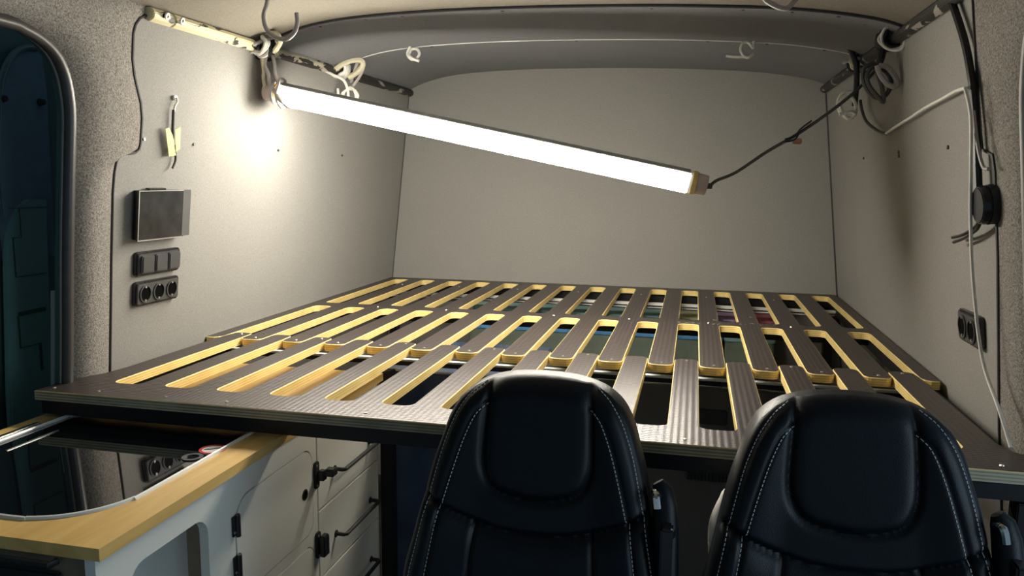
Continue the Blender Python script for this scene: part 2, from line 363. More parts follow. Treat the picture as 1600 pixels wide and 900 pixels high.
outR = [[(1.580, 0), (1.580, .95), (1.560, 1.27), (1.560, 1.42)], [(1.560, 1.42), (1.568, 1.450), (1.62, 1.462), (1.626, 1.50), (1.632, 1.56), (1.640, 1.65), (1.645, 1.74), (1.645, 1.79)], [(1.645, 1.79), (1.0, 1.79), (-.55, 1.79)]]
tag(carpet('trim_4', fR, sealR, outR, .3), kind='structure')
# dark gap line between carpet and wall panel on both sides
for nm, f, pts in (('trim_5', fL, [p for s in outL[:2] for p in s][:-1]), ('trim_6', fR, [p for s in outR[:2] for p in s][:-1])):
    tag(MB().tube([f(pts[i][0] + .0035 * (1 if abs(pts[min(i + 1, len(pts) - 1)][1] - pts[max(i - 1, 0)][1]) > .012 else .3), pts[i][1] - (.0035 if abs(pts[min(i + 1, len(pts) - 1)][1] - pts[max(i - 1, 0)][1]) < .025 else 0), .003) for i in range(len(pts))], .0036, 6).build(nm, M['black_matt']), kind='structure')

# door opening, left: rubber seal, jamb, and the closed sliding door behind
d1 = empty('door_1', (-1.45, 1.2, 0), kind='structure')
sp = [(1.412, 0), (1.412, .6), (1.412, .95), (1.405, 1.25)] + [(a - .008, b - .006) for a, b in arc] + [(.9, 1.684), (.2, 1.684), (-.5, 1.684)]
MB().tube([fL(y - .008, z - .004, .012) for y, z in sp], .012, 10, smooth=4).build('door_seal', M['rubber'], d1, smooth=True)
MB().tube([fL(y - .012, z - .006, .004) for y, z in sp], .007, 8, smooth=4).build('door_seal', M['rubber_pale'], d1, smooth=True)
inner = [(a - .004, b - .004) for a, b in sp]
vs = []
pc = catmull([Vector((a, b, 0)) for a, b in inner], 4)
for p in pc: vs += [fL(p.x, p.y, .0), (XL(p.y) - .020, p.x - .004, p.y)]
MB().add(vs, [(2 * i, 2 * i + 1, 2 * i + 3, 2 * i + 2) for i in range(len(pc) - 1)]).build('door_jamb', M['teal_steel'], d1, smooth=True)
# door leaf: steel sheet at x=-1.52 with two framed recesses
MB().box(-1.60, -1.535, -.55, 1.75, 0, 1.9).build('door_leaf', M['teal_steel'], d1)
def yzp(poly, x0, x1, mt, nm, bev=0): return MB().prism(poly, lambda a, b, d: (d, a, b), x0, x1).build(nm, mt, d1, bevel=bev)
up = [(1.47, 1.20), (1.615, 1.20), (1.625, 1.60), (1.618, 1.675), (1.600, 1.692), (1.565, 1.688), (1.53, 1.668), (1.50, 1.625), (1.484, 1.571), (1.468, 1.45)]
yzp(up, -1.535, -1.522, M['door_felt'], 'felt_panel', .003)
MB().tube([(-1.52, a, b) for a, b in up[4:] + [(1.45, 1.30)]], .007, 8, smooth=4).build('panel_trim', M['teal_steel'], d1, smooth=True)
lw = [(1.43, .60), (1.545, .60), (1.57, 1.05), (1.585, 1.340), (1.535, 1.341), (1.508, 1.326), (1.484, 1.29), (1.468, 1.25), (1.460, 1.19), (1.44, .9)]
yzp(lw, -1.525, -1.508, M['door_board'], 'lower_board', .003)
yzp([(1.575, 1.12), (1.583, 1.12), (1.56, .85), (1.552, .85)], -1.508, -1.500, M['alu_white'], 'edge_strip')
for (a, b, c, d) in ((1.475, 1.322, 1.578, 1.322), (1.502, 1.322, 1.502, 1.255), (1.478, 1.255, 1.502, 1.255), (1.478, 1.255, 1.480, 1.165), (1.480, 1.165, 1.565, 1.165), (1.478, 1.075, 1.475, 1.0), (1.478, 1.075, 1.555, 1.083), (1.475, 1.0, 1.535, 1.0), (1.535, 1.0, 1.53, .935)):
    MB().box(-1.5085, -1.5065, min(a, c) - .0007, max(a, c) + .0007, min(b, d) - .0007, max(b, d) + .0007).build('board_joint', M['door_joint'], d1)
for (y, z) in ((1.492, 1.566), (1.598, 1.568)): MB().disc((-1.522, y, z), (1, 0, 0), .009, .014, 12, r2=.006).build('clip', M['black_gloss'], d1, bevel=.001)
MB().disc((-1.36, 1.262, 1.645), (.6, -.5, -.3), .011, .02, 14, r2=.009).build('latch_pin', M['alu'], d1, bevel=.001)
MB().box(-1.50, -1.36, 1.18, 1.30, 1.655, 1.67).build('jamb_plate', M['teal_steel'], d1, bevel=.003)
# right door opening
d2 = empty('door_2', (.62, 1.2, 0), kind='structure')
spR = [(1.428, 0), (1.428, .95)] + [(a - .008, b - .004) for a, b in arcR] + [(.9, 1.684), (.2, 1.684), (-.5, 1.684)]
MB().tube([fR(y, z, .004) for y, z in spR], .009, 10, smooth=4).build('door_seal', M['rubber_pale'], d2, smooth=True)

# ================================================================== BED
ZB, ZT = .930, .950
SLOT = [(-1.285 + .125 * k, -1.223 + .125 * k) for k in range(15)]
def slot_comb(edges, y_end, y_joint, r=.019, n=5):
    """points along x for a rail whose slots start at y_end; rounded inner corners run out to y_joint"""
    s = 1 if y_joint > y_end else -1; out = []
    for (a, b) in edges:
        for k in range(n + 1):
            t = math.pi / 2 * k / n; out.append((a + r - r * math.cos(t), y_end + s * (r - r * math.sin(t)) if k else y_joint))
        for k in range(n, -1, -1):
            t = math.pi / 2 * k / n; out.append((b - r + r * math.cos(t), y_end + s * (r - r * math.sin(t)) if k else y_joint))
    return out
def tip(a, b, y, r=.02, n=5, s=1):
    """rounded finger end at y, from x=a to x=b"""
    o_ = [(a + r - r * math.cos(math.pi / 2 * k / n), y - s * (r - r * math.sin(math.pi / 2 * k / n))) for k in range(n + 1)]
    return o_ + [(a + b - x, yy) for x, yy in o_[::-1]]
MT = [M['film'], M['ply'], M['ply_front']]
JOINTS = (3.242, 2.591, 2.481, 1.45)
def slab(poly, name, parent, mb=None):
    """plywood sheet piece: film on top, ply edge, and a thin chamfer round every routed edge (none where two pieces join)"""
    m_ = mb or MB(); P = []
    for p in poly:
        if not P or math.hypot(p[0] - P[-1][0], p[1] - P[-1][1]) > 1e-5: P.append(p)
    if math.hypot(P[0][0] - P[-1][0], P[0][1] - P[-1][1]) < 1e-5: P.pop()
    if sum(P[i][0] * P[(i + 1) % len(P)][1] - P[(i + 1) % len(P)][0] * P[i][1] for i in range(len(P))) < 0: P.reverse()
    n = len(P); c = .0016; L_ = []
    for i in range(n):
        a, b = P[i], P[(i + 1) % n]; dx, dy = b[0] - a[0], b[1] - a[1]; l = math.hypot(dx, dy); nx, ny = -dy / l, dx / l
        k = 0 if any(abs(a[1] - j) < 1e-4 and abs(b[1] - j) < 1e-4 for j in JOINTS) else c
        L_.append((nx, ny, nx * a[0] + ny * a[1] + k))
    Q = []
    for i in range(n):
        (a1, b1, c1), (a2, b2, c2) = L_[i - 1], L_[i]; d = a1 * b2 - a2 * b1
        if abs(d) < .05: kx = c2 - (a2 * P[i][0] + b2 * P[i][1]); Q.append((P[i][0] + a2 * kx, P[i][1] + b2 * kx))
        else: Q.append(((c1 * b2 - c2 * b1) / d, (a1 * c2 - a2 * c1) / d))
    vs = [(x, y, ZB) for x, y in P] + [(x, y, ZT - .0013) for x, y in P] + [(x, y, ZT) for x, y in Q]
    m_.add(vs, [tuple(range(n - 1, -1, -1)), tuple(range(2 * n, 3 * n))] + [(i, (i + 1) % n, n + (i + 1) % n, n + i) for i in range(n)] + [(n + i, n + (i + 1) % n, 2 * n + (i + 1) % n, 2 * n + i) for i in range(n)], [0, 0] + [1] * (2 * n))
    return m_ if mb is not None else m_.build(name, MT, parent)
bed = empty('slatted_bed', (-.38, 2.3, 0), 'wide raised bed base of dark mesh-film plywood slats on black steel', 'bed')
rearp = bed; frontp = bed; bf = bed
mb = MB(); J = .02
farc = slot_comb(SLOT, 3.262, 3.262 - J)[::1]
slab([(-1.33, 3.325), ] + [(-1.33, 3.262 - J)] + farc + [(.565, 3.262 - J), (.565, 3.325)], None, None, mb)
c1 = slot_comb(SLOT, 2.501, 2.501 - J); c2 = slot_comb(SLOT, 2.571, 2.571 + J)
slab([(-1.33, 2.501 - J)] + c1 + [(.565, 2.501 - J), (.565, 2.571 + J)] + c2[::-1] + [(-1.33, 2.571 + J)], None, None, mb)
for a, b in ((-1.33, -1.285), (.527, .565)):
    slab([(a, 2.571 + J), (b, 2.571 + J), (b, 3.262 - J), (a, 3.262 - J)], None, None, mb)
slab([(-1.33, 2.481), (-1.33, 1.925), (-1.325, 1.92), (-1.305, 1.92), (-1.292, 1.928), (-1.285, 1.945), (-1.285, 2.481)], None, None, mb)
slab([(.527, 2.481), (.527, 1.945), (.533, 1.928), (.545, 1.92), (.56, 1.92), (.565, 1.925), (.565, 2.481)], None, None, mb)
rearp = mb.build('bed_panel', MT, bed)
for k in range(14):
    a, b = SLOT[k][1], SLOT[k + 1][0]
    slab([(a, 2.571 + J), (b, 2.571 + J), (b, 3.262 - J), (a, 3.262 - J)], 'slat', rearp)
    slab([(a, 2.501 - J)] + [(x, 1.919 * 2 - y) for x, y in tip(a, b, 1.919, .022)] + [(b, 2.501 - J)], 'slat', rearp)
FA = lambda k: (-1.283 + .125 * k, -1.225 + .125 * k)
FS = [(FA(k)[1], FA(k + 1)[0]) for k in range(14)]
JF = 1.43 + J
left = [(-1.335, 1.333), (.574, 1.333), (.574, 1.415), (.545, 1.435), (.532, 1.48), (.528, 1.95)]
rt = tip(*FA(14), 2.0)[::-1]; lt = tip(*FA(0), 2.0)[::-1]
comb = slot_comb(FS, 1.43, JF)[::-1]
poly = left + rt + comb + lt + [(-1.288, 1.93), (-1.292, 1.55), (-1.302, 1.49), (-1.335, 1.43)]
frontp = slab(poly, 'bed_panel', bed)
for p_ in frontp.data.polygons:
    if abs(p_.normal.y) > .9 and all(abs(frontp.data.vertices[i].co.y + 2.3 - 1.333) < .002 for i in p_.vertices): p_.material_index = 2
for k in range(1, 14):
    a, b = FA(k); slab([(a, JF), (b, JF)] + tip(a, b, 2.0)[::-1], 'slat', frontp)
def scr(x, y, par): MB().disc((x, y, ZT - .001), (0, 0, 1), .0045, .0025, 8, r2=.003).build('screw', M['screw'], par)
for k in range(14): scr((SLOT[k][1] + SLOT[k + 1][0]) / 2 + .004, 1.945, rearp)
for k in range(0, 14, 2): scr((SLOT[k][1] + SLOT[k + 1][0]) / 2, 3.10, rearp)
for k in (1, 3, 6, 8, 10, 12): scr((SLOT[k][1] + SLOT[k + 1][0]) / 2, 2.536, rearp)
for x in (-1.31, -1.20, -1.04, -.90, -.60, -.3, 0, .3, .5): scr(x, 1.36, frontp)
for k in range(0, 15, 2): scr(FA(k)[0] + .03, 1.98, frontp)
# white scuffs scratched into the film near the middle rail
mb = MB(); r2 = random.Random(3)
for (cx, cy, n, w) in ((.10, 2.60, 16, .05), (.24, 2.68, 18, .05), (.02, 2.53, 12, .09), (.2, 2.55, 9, .07), (-.12, 2.49, 8, .04)):
    for i in range(n):
        x = cx + r2.uniform(-w, w); y = cy + r2.uniform(-.014, .014); l = r2.uniform(.002, .009); t = r2.uniform(-.4, .4)
        if not any(a - .004 < x + s_ < b + .004 for a, b in SLOT for s_ in (0, l)) or 2.505 < y < 2.568:
            mb.prism([(x, y), (x + l, y + t * l), (x + l, y + t * l + .0016), (x, y + .0016)], fz, ZT, ZT + .0003)
o = mb.build('scuff_marks', M['alu_white'], rearp); tag(o, 'pale scratches on the dark film', kind='stuff')
# steel and aluminium frame below
MB().box(-1.325, .56, 1.337, 1.40, .900, .9295).build('front_beam', M['black_steel'], bf, bevel=.002)
MB().box(-1.325, .574, 2.012, 2.05, .880, .9045).build('cross_beam', M['black_steel'], bf, bevel=.002)
MB().box(-1.325, .572, 1.992, 2.010, .898, .903).build('aluminium_strip', M['alu_white'], bf)
MB().box(-1.325, .56, 2.515, 2.555, .909, .9295).build('cross_beam', M['black_steel'], bf, bevel=.002)
m_ = MB().box(-1.325, .56, 3.09, 3.11, .910, .9195).build('aluminium_profile', M['alu_white'], bf)
MB().box(-1.325, .56, 3.095, 3.11, .899, .903).build('aluminium_profile', M['alu_white'], bf)
MB().box(-1.325, .56, 3.28, 3.32, .880, .9295).build('cross_beam', M['black_steel'], bf, bevel=.002)
for x0, x1, y0, y1 in ((-.790, -.756, 1.880, 1.912), (.520, .556, 1.337, 1.373), (-1.325, -1.29, 3.28, 3.32), (.525, .56, 3.28, 3.32)):
    MB().box(x0, x1, y0, y1, 0, .896).build('leg', M['black_steel'], bf, bevel=.002)
for y0 in (1.377,):
    for x0 in (-1.325, .530): MB().box(x0, x0 + .03, 1.377, 3.28, .897, .9285).build('side_rail', M['black_steel'], bf, bevel=.002)

# ================================================================== UNDER THE BED
part = empty('storage_cupboard', (-.1, 2.05, 0), 'dark grey cupboard with vent grille beneath the bed, between the seats', 'cupboard')
MB().box(-.42, .57, 2.03, 2.05, .02, .87).build('panel', M['dark_board'], part, bevel=.002)
g = MB()
for i in range(14):
    for j in range(3): g.box(.010 + i * .0088, .0155 + i * .0088, 2.024, 2.03, .622 + j * .008, .627 + j * .008)
g.build('vent_grille', M['black_gloss'], part)
MB().box(.03, .105, 2.022, 2.03, .775, .815).build('socket', M['black_gloss'], part, bevel=.003)
blue = MB().box(-.84, -.43, 2.02, 2.45, .02, .86).build('storage_box', M['blue_reflect_board'], None, bevel=.004)
tag(blue, 'glossy dark box beneath the bed beside the white drawers, blue reflection painted into its colour', 'box')
def crate(name, x0, x1, y0, y1, z0, z1, m, label, cat, lid=None):
    t = empty(name, ((x0 + x1) / 2, (y0 + y1) / 2, z0), label, cat, 'bags and crates under the rear of the bed')
    MB().prism(rrect(x0, x1, y0, y1, .012), fz, z0, z1 - .022).build('body', m, t, bevel=.003)
    MB().prism(rrect(x0 - .004, x1 + .004, y0 - .004, y1 + .004, .014), fz, z1 - .022, z1).build('lid', lid or m, t, bevel=.003)
    return t
x = -.92
for i, (w, mm, ml, lb) in enumerate(((.30, 'box_green', 'box_blue', 'grey-green crate with blue lid under the bed, leftmost'), (.36, 'box_green', 'box_blue', 'grey-green crate with blue lid under the bed, left of centre'), (.40, 'box_green', 'box_blue', 'long grey-green crate with blue lid under the bed centre'), (.20, 'box_green', 'box_teal', 'narrow grey-green crate with pale lid under the bed, right'))):
    crate('crate', x, x + w - .012, 3.17, 3.30, 0.0, .788, M[mm], lb, 'crate', M[ml]); x += w
for (x0, x1, mm, lb) in ((-.90, -.62, 'box_teal', 'pale teal fabric box under the rear slots, leftmost'), (-.61, -.34, 'box_teal', 'pale teal fabric box under the rear slots, left of centre'), (-.33, -.06, 'box_teal', 'pale teal fabric box under the rear slots, centre'),
                         (-.05, .05, 'box_yellow', 'pale yellow-green fabric box beneath the rear slots'), (.055, .20, 'box_lilac', 'lilac fabric box beneath the rear slots'), (.205, .33, 'box_pink', 'pink fabric box beneath the rear slots on the right')):
    crate('fabric_box', x0, x1, 3.18, 3.275, .7885, .866, M[mm], lb, 'box')

# ================================================================== KITCHEN
MB.place = (.944, Vector((-.822, .912, .862)), Vector((-.776, .861, .892)))
wt = empty('kitchen_worktop', (-1.08, 1.35, .87), 'pale oak worktop with black glass hob cover in the left corner', 'worktop')
glassp = rrect(-1.352, -.893, .968, 1.46, .1, 8, (.06, .14, .03, .03))
outerp = [(-1.413, .912), (-.822, .912), (-.822, 1.985), (-1.413, 1.985)]
# worktop with a cut-out is built as a ring around the glass (bridged quads)
def ring_slab(outer, inner, z0, z1, mat_, name, parent):
    bm = bmesh.new()
    vo = [bm.verts.new((a, b, z1)) for a, b in outer]; vi = [bm.verts.new((a, b, z1)) for a, b in inner]
    es = [bm.edges.new((v[i], v[(i + 1) % len(v)])) for v in (vo, vi) for i in range(len(v))]
    bmesh.ops.triangle_fill(bm, use_beauty=True, edges=es)
    r_ = bmesh.ops.extrude_face_region(bm, geom=bm.faces[:])
    bmesh.ops.translate(bm, vec=(0, 0, z0 - z1), verts=[e for e in r_['geom'] if isinstance(e, bmesh.types.BMVert)])
    bmesh.ops.recalc_face_normals(bm, faces=bm.faces)
    m__ = MB(); bm.verts.index_update(); m__.add([v.co[:] for v in bm.verts], [[v.index for v in f.verts] for f in bm.faces]); bm.free()
    return m__.build(name, mat_, parent)
ring_slab(outerp, glassp, .842, .862, M['worktop'], 'worktop_board', wt)
MB().prism(glassp, fz, .8424, .8605).build('hob_cover', M['glass_lid'], wt)
gi = catmull([Vector((a, b, .8625)) for a, b in glassp], 2, True)
MB().tube(gi, .0042, 6, closed=True).build('chrome_trim', M['alu_white'], wt, smooth=True)
MB().box(-1.372, -1.358, 1.0, 1.37, .862, .868).build('chrome_strip', M['chrome'], wt, bevel=.002)
MB().box(-1.300, -1.296, 1.22, 1.35, .8608, .8618).build('engraved_line', M['alu'], wt)
MB().ring((-.925, 1.278, .8606), (0, 0, 1), .020, .0125, .002, 28).build('grommet', M['rocker'], wt)
st = MB().disc((-.912, 1.325, .8606), (0, 0, 1), .026, .0016, 32).build('sticker', M['white'], wt)
MB().ring((-.912, 1.325, .8622), (0, 0, 1), .0262, .0205, .0006, 32).build('red_ring', M['red'], st)
MB().prism([(-.928, 1.318), (-.915, 1.322), (-.900, 1.334), (-.897, 1.338), (-.905, 1.336), (-.918, 1.327), (-.926, 1.324)], fz, .8622, .8627).build('pictogram', M['black_matt'], st)

XF = -.835
def yz(poly, x0, x1, mts, nm, par, bev=0, top=0, side=0): return MB().prism(poly, lambda a, b, d: (d, a, b), x0, x1, top, side).build(nm, mts, par, bevel=bev)
kc = empty('kitchen_cabinet', (-1.08, 1.25, 0), 'white kitchen cabinet with open niche and hinged door below the oak worktop', 'cabinet')
def front_with_holes(y0, y1, z0, z1, holes, nm, par, x0, x1):
    bm = bmesh.new(); es = []
    for poly in [[(y0, z0), (y1, z0), (y1, z1), (y0, z1)]] + holes:
        v = [bm.verts.new((x1, a, b)) for a, b in poly]; es += [bm.edges.new((v[i], v[(i + 1) % len(v)])) for i in range(len(v))]
    bmesh.ops.triangle_fill(bm, use_beauty=True, edges=es)
    r_ = bmesh.ops.extrude_face_region(bm, geom=bm.faces[:])
    bmesh.ops.translate(bm, vec=(x0 - x1, 0, 0), verts=[e for e in r_['geom'] if isinstance(e, bmesh.types.BMVert)])
    bmesh.ops.recalc_face_normals(bm, faces=bm.faces); bm.verts.index_update()
    m__ = MB().add([v.co[:] for v in bm.verts], [[v.index for v in f.verts] for f in bm.faces]); bm.free()
    return m__.build(nm, M['cab'], par)
niche = rrect(.985, 1.188, .52, .792, .035); doorA = rrect(1.272, 1.586, .580, .786, .035, 6, (.03, .03, .035, .05)); doorB = rrect(1.272, 1.586, .20, .555, .035, 6)
front_with_holes(.917, 1.607, -.084, .8415, [niche, doorA, doorB], 'face_frame', kc, -.853, XF)
mb = MB()
mb.box(-1.405, -.853, .94, .955, -.084, .84); mb.box(-1.405, -.853, 1.20, 1.215, -.084, .84); mb.box(-1.405, -.853, 1.59, 1.604, -.084, .84); mb.box(-1.405, -1.395, .94, 1.604, -.084, .84); mb.box(-1.405, -.853, .955, 1.59, -.084, -.06); mb.box(-1.405, -.853, .955, 1.2, .50, .515)
mb.build('carcass', M['cab_in'], kc)
MB().box(-1.02, -1.01, .955, 1.20, .515, .84).build('niche_back', M['cab_in'], kc)
ring_n = rrect(.985, 1.188, .52, .792, .035)
nv = []
for a, b in ring_n: nv += [(-.8535, a, b), (-.880, a, b)]
MB().add(nv, [(2 * i, 2 * i + 1, (2 * i + 3) % len(nv), (2 * i + 2) % len(nv)) for i in range(len(ring_n))]).build('niche_edge', M['cab_edge'], kc)
def inset(y0, y1, z0, z1, g=.003): return y0 + g, y1 - g, z0 + g, z1 - g
dA = yz(rrect(*inset(1.272, 1.586, .580, .786), .034, 6, (.029, .029, .034, .049)), -.853, XF + .001, M['cab'], 'door', kc)
MB().ring((XF, 1.547, .685), (1, 0, 0), .013, .010, .002, 20).build('finger_ring', M['black_matt'], dA); MB().disc((XF + .0005, 1.547, .685), (1, 0, 0), .0105, .001, 20).build('finger_hole', M['hole'], dA)
dB = yz(rrect(*inset(1.272, 1.586, .20, .555), .034, 6), -.853, XF + .001, M['cab'], 'door', kc)
MB().box(-.853, -.850, 1.25, 1.605, .15, .80).build('shadow_gap', M['hole'], kc)
def hinge(y, z, par):
    h = MB().box(XF, XF + .004, y - .012, y + .012, z - .020, z + .020).build('hinge', M['black_matt'], par, bevel=.001)
    MB().tube([(XF + .007, y, z - .022), (XF + .007, y, z + .022)], .005, 10).build('hinge_pin', M['black_gloss'], h)
    for s in (-1, 1): MB().disc((XF + .004, y + s * .0075, z + .012 * s), (1, 0, 0), .003, .0015, 8).build('screw', M['screw'], h)
hinge(1.272, .736, dA); hinge(1.272, .655, dA); hinge(1.272, .50, dB)
def latch(y, z, par, open_=False):
    h = MB().prism(rrect(y - .013, y + .008, z - .032, z + .032, .007), lambda a, b, d: (d, a, b), XF, XF + .006).build('latch', M['black_matt'], par, bevel=.001)
    if open_: MB().box(XF + .006, XF + .022, y - .004, y + .014, z - .014, z + .010).build('latch_arm', M['black_gloss'], h, bevel=.002); MB().box(XF + .020, XF + .045, y + .0, y + .024, z - .004, z + .014).build('latch_paddle', M['black_gloss'], h, bevel=.003)
    else: MB().box(XF + .006, XF + .022, y - .006, y + .020, z - .030, z + .022).build('latch_paddle', M['black_gloss'], h, bevel=.003)
    for s in (-1, 1): MB().disc((XF + .006, y - .006, z + .024 * s), (1, 0, 0), .003, .0015, 8).build('screw', M['screw'], h)
latch(1.603, .712, dA, True); latch(1.603, .540, dB)
# front end of the cabinet, facing the cab
MB().box(-1.39, -.853, .925, .940, -.084, .8415).build('end_panel', M['cab_edge'], kc)
eb = MB().box(-1.39, -.90, .915, .925, .50, .812).build('appliance_front', M['black_gloss'], kc, bevel=.003)
MB().tube([(-1.36, .915, .832), (-1.36, .902, .832), (-.90, .902, .832), (-.90, .915, .832)], .006, 8).build('rail_handle', M['black_gloss'], eb, smooth=True)
dc = empty('drawer_cabinet', (-1.08, 1.79, 0), 'white drawer cabinet with black bar handles beneath the bed', 'cabinet')
mb = MB(); mb.box(-1.405, XF, 1.9665, 1.970, -.084, .8415); mb.box(-1.405, -.855, 1.610, 1.622, -.084, .84); mb.box(-1.405, -1.395, 1.61, 1.966, -.084, .84); mb.box(-1.405, -.870, 1.61, 1.966, .825, .8415); mb.box(-1.405, -.87, 1.61, 1.966, -.084, .04)
mb.build('carcass', M['cab'], dc); MB().box(-.858, -.855, 1.61, 1.966, -.084, .84).build('shadow_gap', M['hole'], dc)
for z0, z1, hz in ((.619, .8405, .690), (.449, .616, .522), (.279, .446, .350), (.109, .276, .180), (-.061, .106, .010)):
    dr = MB().box(-.854, XF, 1.612, 1.9640, z0 + .0008, z1 - .0008).build('drawer', M['cab'], dc, bevel=.0012)
    MB().tube([(XF, 1.700, hz), (XF + .021, 1.700, hz), (XF + .027, 1.706, hz), (XF + .027, 1.905, hz), (XF + .021, 1.911, hz), (XF, 1.911, hz)], .0052, 10).build('handle', M['black_matt'], dr, smooth=True)
    for y in (1.70, 1.911): MB().disc((XF, y, hz), (1, 0, 0), .009, .002, 14).build('handle_foot', M['black_matt'], dr)

MB.place = None
# ================================================================== WALL FITTINGS, LEFT
tp = empty('touch_panel', fL(1.7, 1.30, 0), 'black wall touch screen with smoked right edge on the left wall, above the switches', 'screen')
def onL(poly, d0, d1, mt, nm, par, bev=0): return MB().prism(poly, fL, d0, d1).build(nm, mt, par, bevel=bev)
onL(rrect(1.607, 1.770, 1.247, 1.364, .002), 0, .022, M['black_matt'], 'housing', tp, .001)
sc = onL(rrect(1.592, 1.756, 1.247, 1.366, .001), .022, .027, M['screen'], 'screen', tp)
onL(rrect(1.756, 1.786, 1.250, 1.366, .001), .022, .027, M['screen_side'], 'smoked_edge', tp)
mb = MB()
for (a, b, c, d) in ((1.592, 1.756, 1.247, 1.2495), (1.592, 1.594, 1.247, 1.366), (1.592, 1.756, 1.3645, 1.366)): mb.prism([(a, c), (b, c), (b, d), (a, d)], fL, .027, .0276)
mb.build('bezel', M['alu'], tp)
onL(rrect(1.64, 1.70, 1.366, 1.370, .001), .006, .018, M['black_gloss'], 'top_button', tp)
def multi(name, f, y0, y1, z0, z1, n, kind, label, side=1):
    t = empty(name, f((y0 + y1) / 2, (z0 + z1) / 2, 0), label, 'switch' if kind == 'switch' else 'socket')
    MB().prism(rrect(y0, y1, z0, z1, .009), f, 0, .012).build('cover_plate', M['black_gloss'], t, bevel=.003)
    MB().prism(rrect(y0 + .005, y1 - .005, z0 + .005, z1 - .005, .006), f, .012, .0135).build('inner_frame', M['rocker'], t, bevel=.0007)
    w = (y1 - y0 - .014) / n
    for i in range(n):
        a = y0 + .007 + w * i; b = a + w; zc_ = (z0 + z1) / 2; yc = (a + b) / 2; hz = min((z1 - z0) / 2 - .008, w / 2 * 1.05)
        if kind == 'switch':
            o_ = MB().prism(rrect(a + .003, b - .003, z0 + .008, z1 - .008, .005), f, .0135, .0215).build('rocker', M['rocker'], t, bevel=.0025)
        else:
            cc = [(yc + hz * .95 * math.cos(q * math.pi / 12), zc_ + hz * math.sin(q * math.pi / 12)) for q in range(24)]
            c2_ = [(yc + hz * .80 * math.cos(q * math.pi / 12), zc_ + hz * .84 * math.sin(q * math.pi / 12)) for q in range(24)]
            vs = []; 
            for q in range(24): vs += [f(*cc[q], .0137), f(*cc[q], .0165), f(*c2_[q], .0165), f(*c2_[q], .0137)]
            fs = [(4 * q + s_, 4 * ((q + 1) % 24) + s_, 4 * ((q + 1) % 24) + (s_ + 1) % 4, 4 * q + (s_ + 1) % 4) for q in range(24) for s_ in range(4)]
            ins = MB().add(vs, fs).build('socket_insert', M['rocker'], t, smooth=True)
            MB().prism(c2_, f, .0136, .0142).build('socket_well', M['hole'], ins)
            for s_ in (-1, 1):
                MB().prism(rrect(yc - .0028, yc + .0028, zc_ + s_ * hz * .78 - .003, zc_ + s_ * hz * .78 + .003, .001), f, .0142, .0165).build('earth_clip', M['alu'], ins)
    return t
multi('triple_switch', fL, 1.612, 1.775, 1.158, 1.217, 3, 'switch', 'black triple rocker switch on the left wall, between screen and sockets')
multi('triple_socket', fL, 1.612, 1.775, 1.084, 1.144, 3, 'socket', 'black triple wall socket on the left wall, below the rocker switches')
multi('double_socket', fR, 1.650, 1.775, 1.080, 1.145, 2, 'socket', 'black double wall socket on the right wall')
# taped wire
tw = empty('taped_wire', fL(1.735, 1.5, 0), 'short black wire with pale ends held by yellow tape on the left wall', 'wire')
def Lw(pts, off=.006): return [fL(y, z, off) for y, z in pts]
MB().tube(Lw([(1.736, 1.590), (1.739, 1.580), (1.731, 1.570), (1.728, 1.556)], .010), .0026, 6, smooth=4).build('wire_tail', M['wire_white'], tw)
MB().disc(fL(1.737, 1.588, .002), (1, 0, 0), .006, .006, 10).build('wire_gland', M['screw'], tw)
MB().tube(Lw([(1.727, 1.560), (1.727, 1.52), (1.729, 1.49)], .009), .0036, 8).build('wire_sleeve', M['wire_black'], tw)
MB().tube(Lw([(1.735, 1.475), (1.742, 1.452), (1.743, 1.438), (1.738, 1.426), (1.733, 1.418)], .009), .0028, 8, smooth=4).build('wire_end', M['wire_black'], tw)
MB().prism([(1.695, 1.512), (1.708, 1.516), (1.722, 1.498), (1.738, 1.450), (1.712, 1.447)], fL, .0125, .0135).build('tape', M['tape'], tw)
MB().prism([(1.729, 1.512), (1.749, 1.520), (1.751, 1.467), (1.736, 1.459)], fL, .0140, .0150).build('tape', M['tape'], tw)

# ================================================================== LAMP
lampA = Vector((-1.185, 2.13, 1.637)); lampB = Vector((-.020, 2.20, 1.3965)); ax = (lampB - lampA).normalized()
lamp = empty('batten_lamp', lampA, 'long lit white tube lamp hung slanting in front of the rear wall', 'lamp')
ref = Vector((0, -.35, -1)); ref = (ref - ax * ref.dot(ax)).normalized(); wv = ax.cross(ref)
def lamp_arc(r, a0, a1, n, p0, p1, closed):
    vs = []; 
    for p in (p0, p1):
        for k in range(n + (0 if closed else 1)):
            t = math.radians(a0 + (a1 - a0) * k / n); vs.append(p + (ref * math.cos(t) + wv * math.sin(t)) * r)
    m = n + (0 if closed else 1); fs = [(i, (i + 1) % m, m + (i + 1) % m, m + i) for i in range(m if closed else m - 1)]
    fs += [tuple(range(m - 1, -1, -1)), tuple(range(m, 2 * m))]; return vs, fs
v, f_ = lamp_arc(.032, -115, 115, 18, lampA, lampB, False); MB().add(v, f_).build('diffuser', M['emit'], lamp, smooth=True)
v, f_ = lamp_arc(.0335, 118, 242, 10, lampA - ax * .0, lampB, False); MB().add(v, f_).build('housing', M['alu'], lamp, smooth=True)
for s_ in (112, 248):
    d_ = ref * math.cos(math.radians(s_)) + wv * math.sin(math.radians(s_)); MB().tube([lampA + d_ * .034, lampB + d_ * .034], .0028, 6).build('housing_lip', M['alu_white'], lamp)
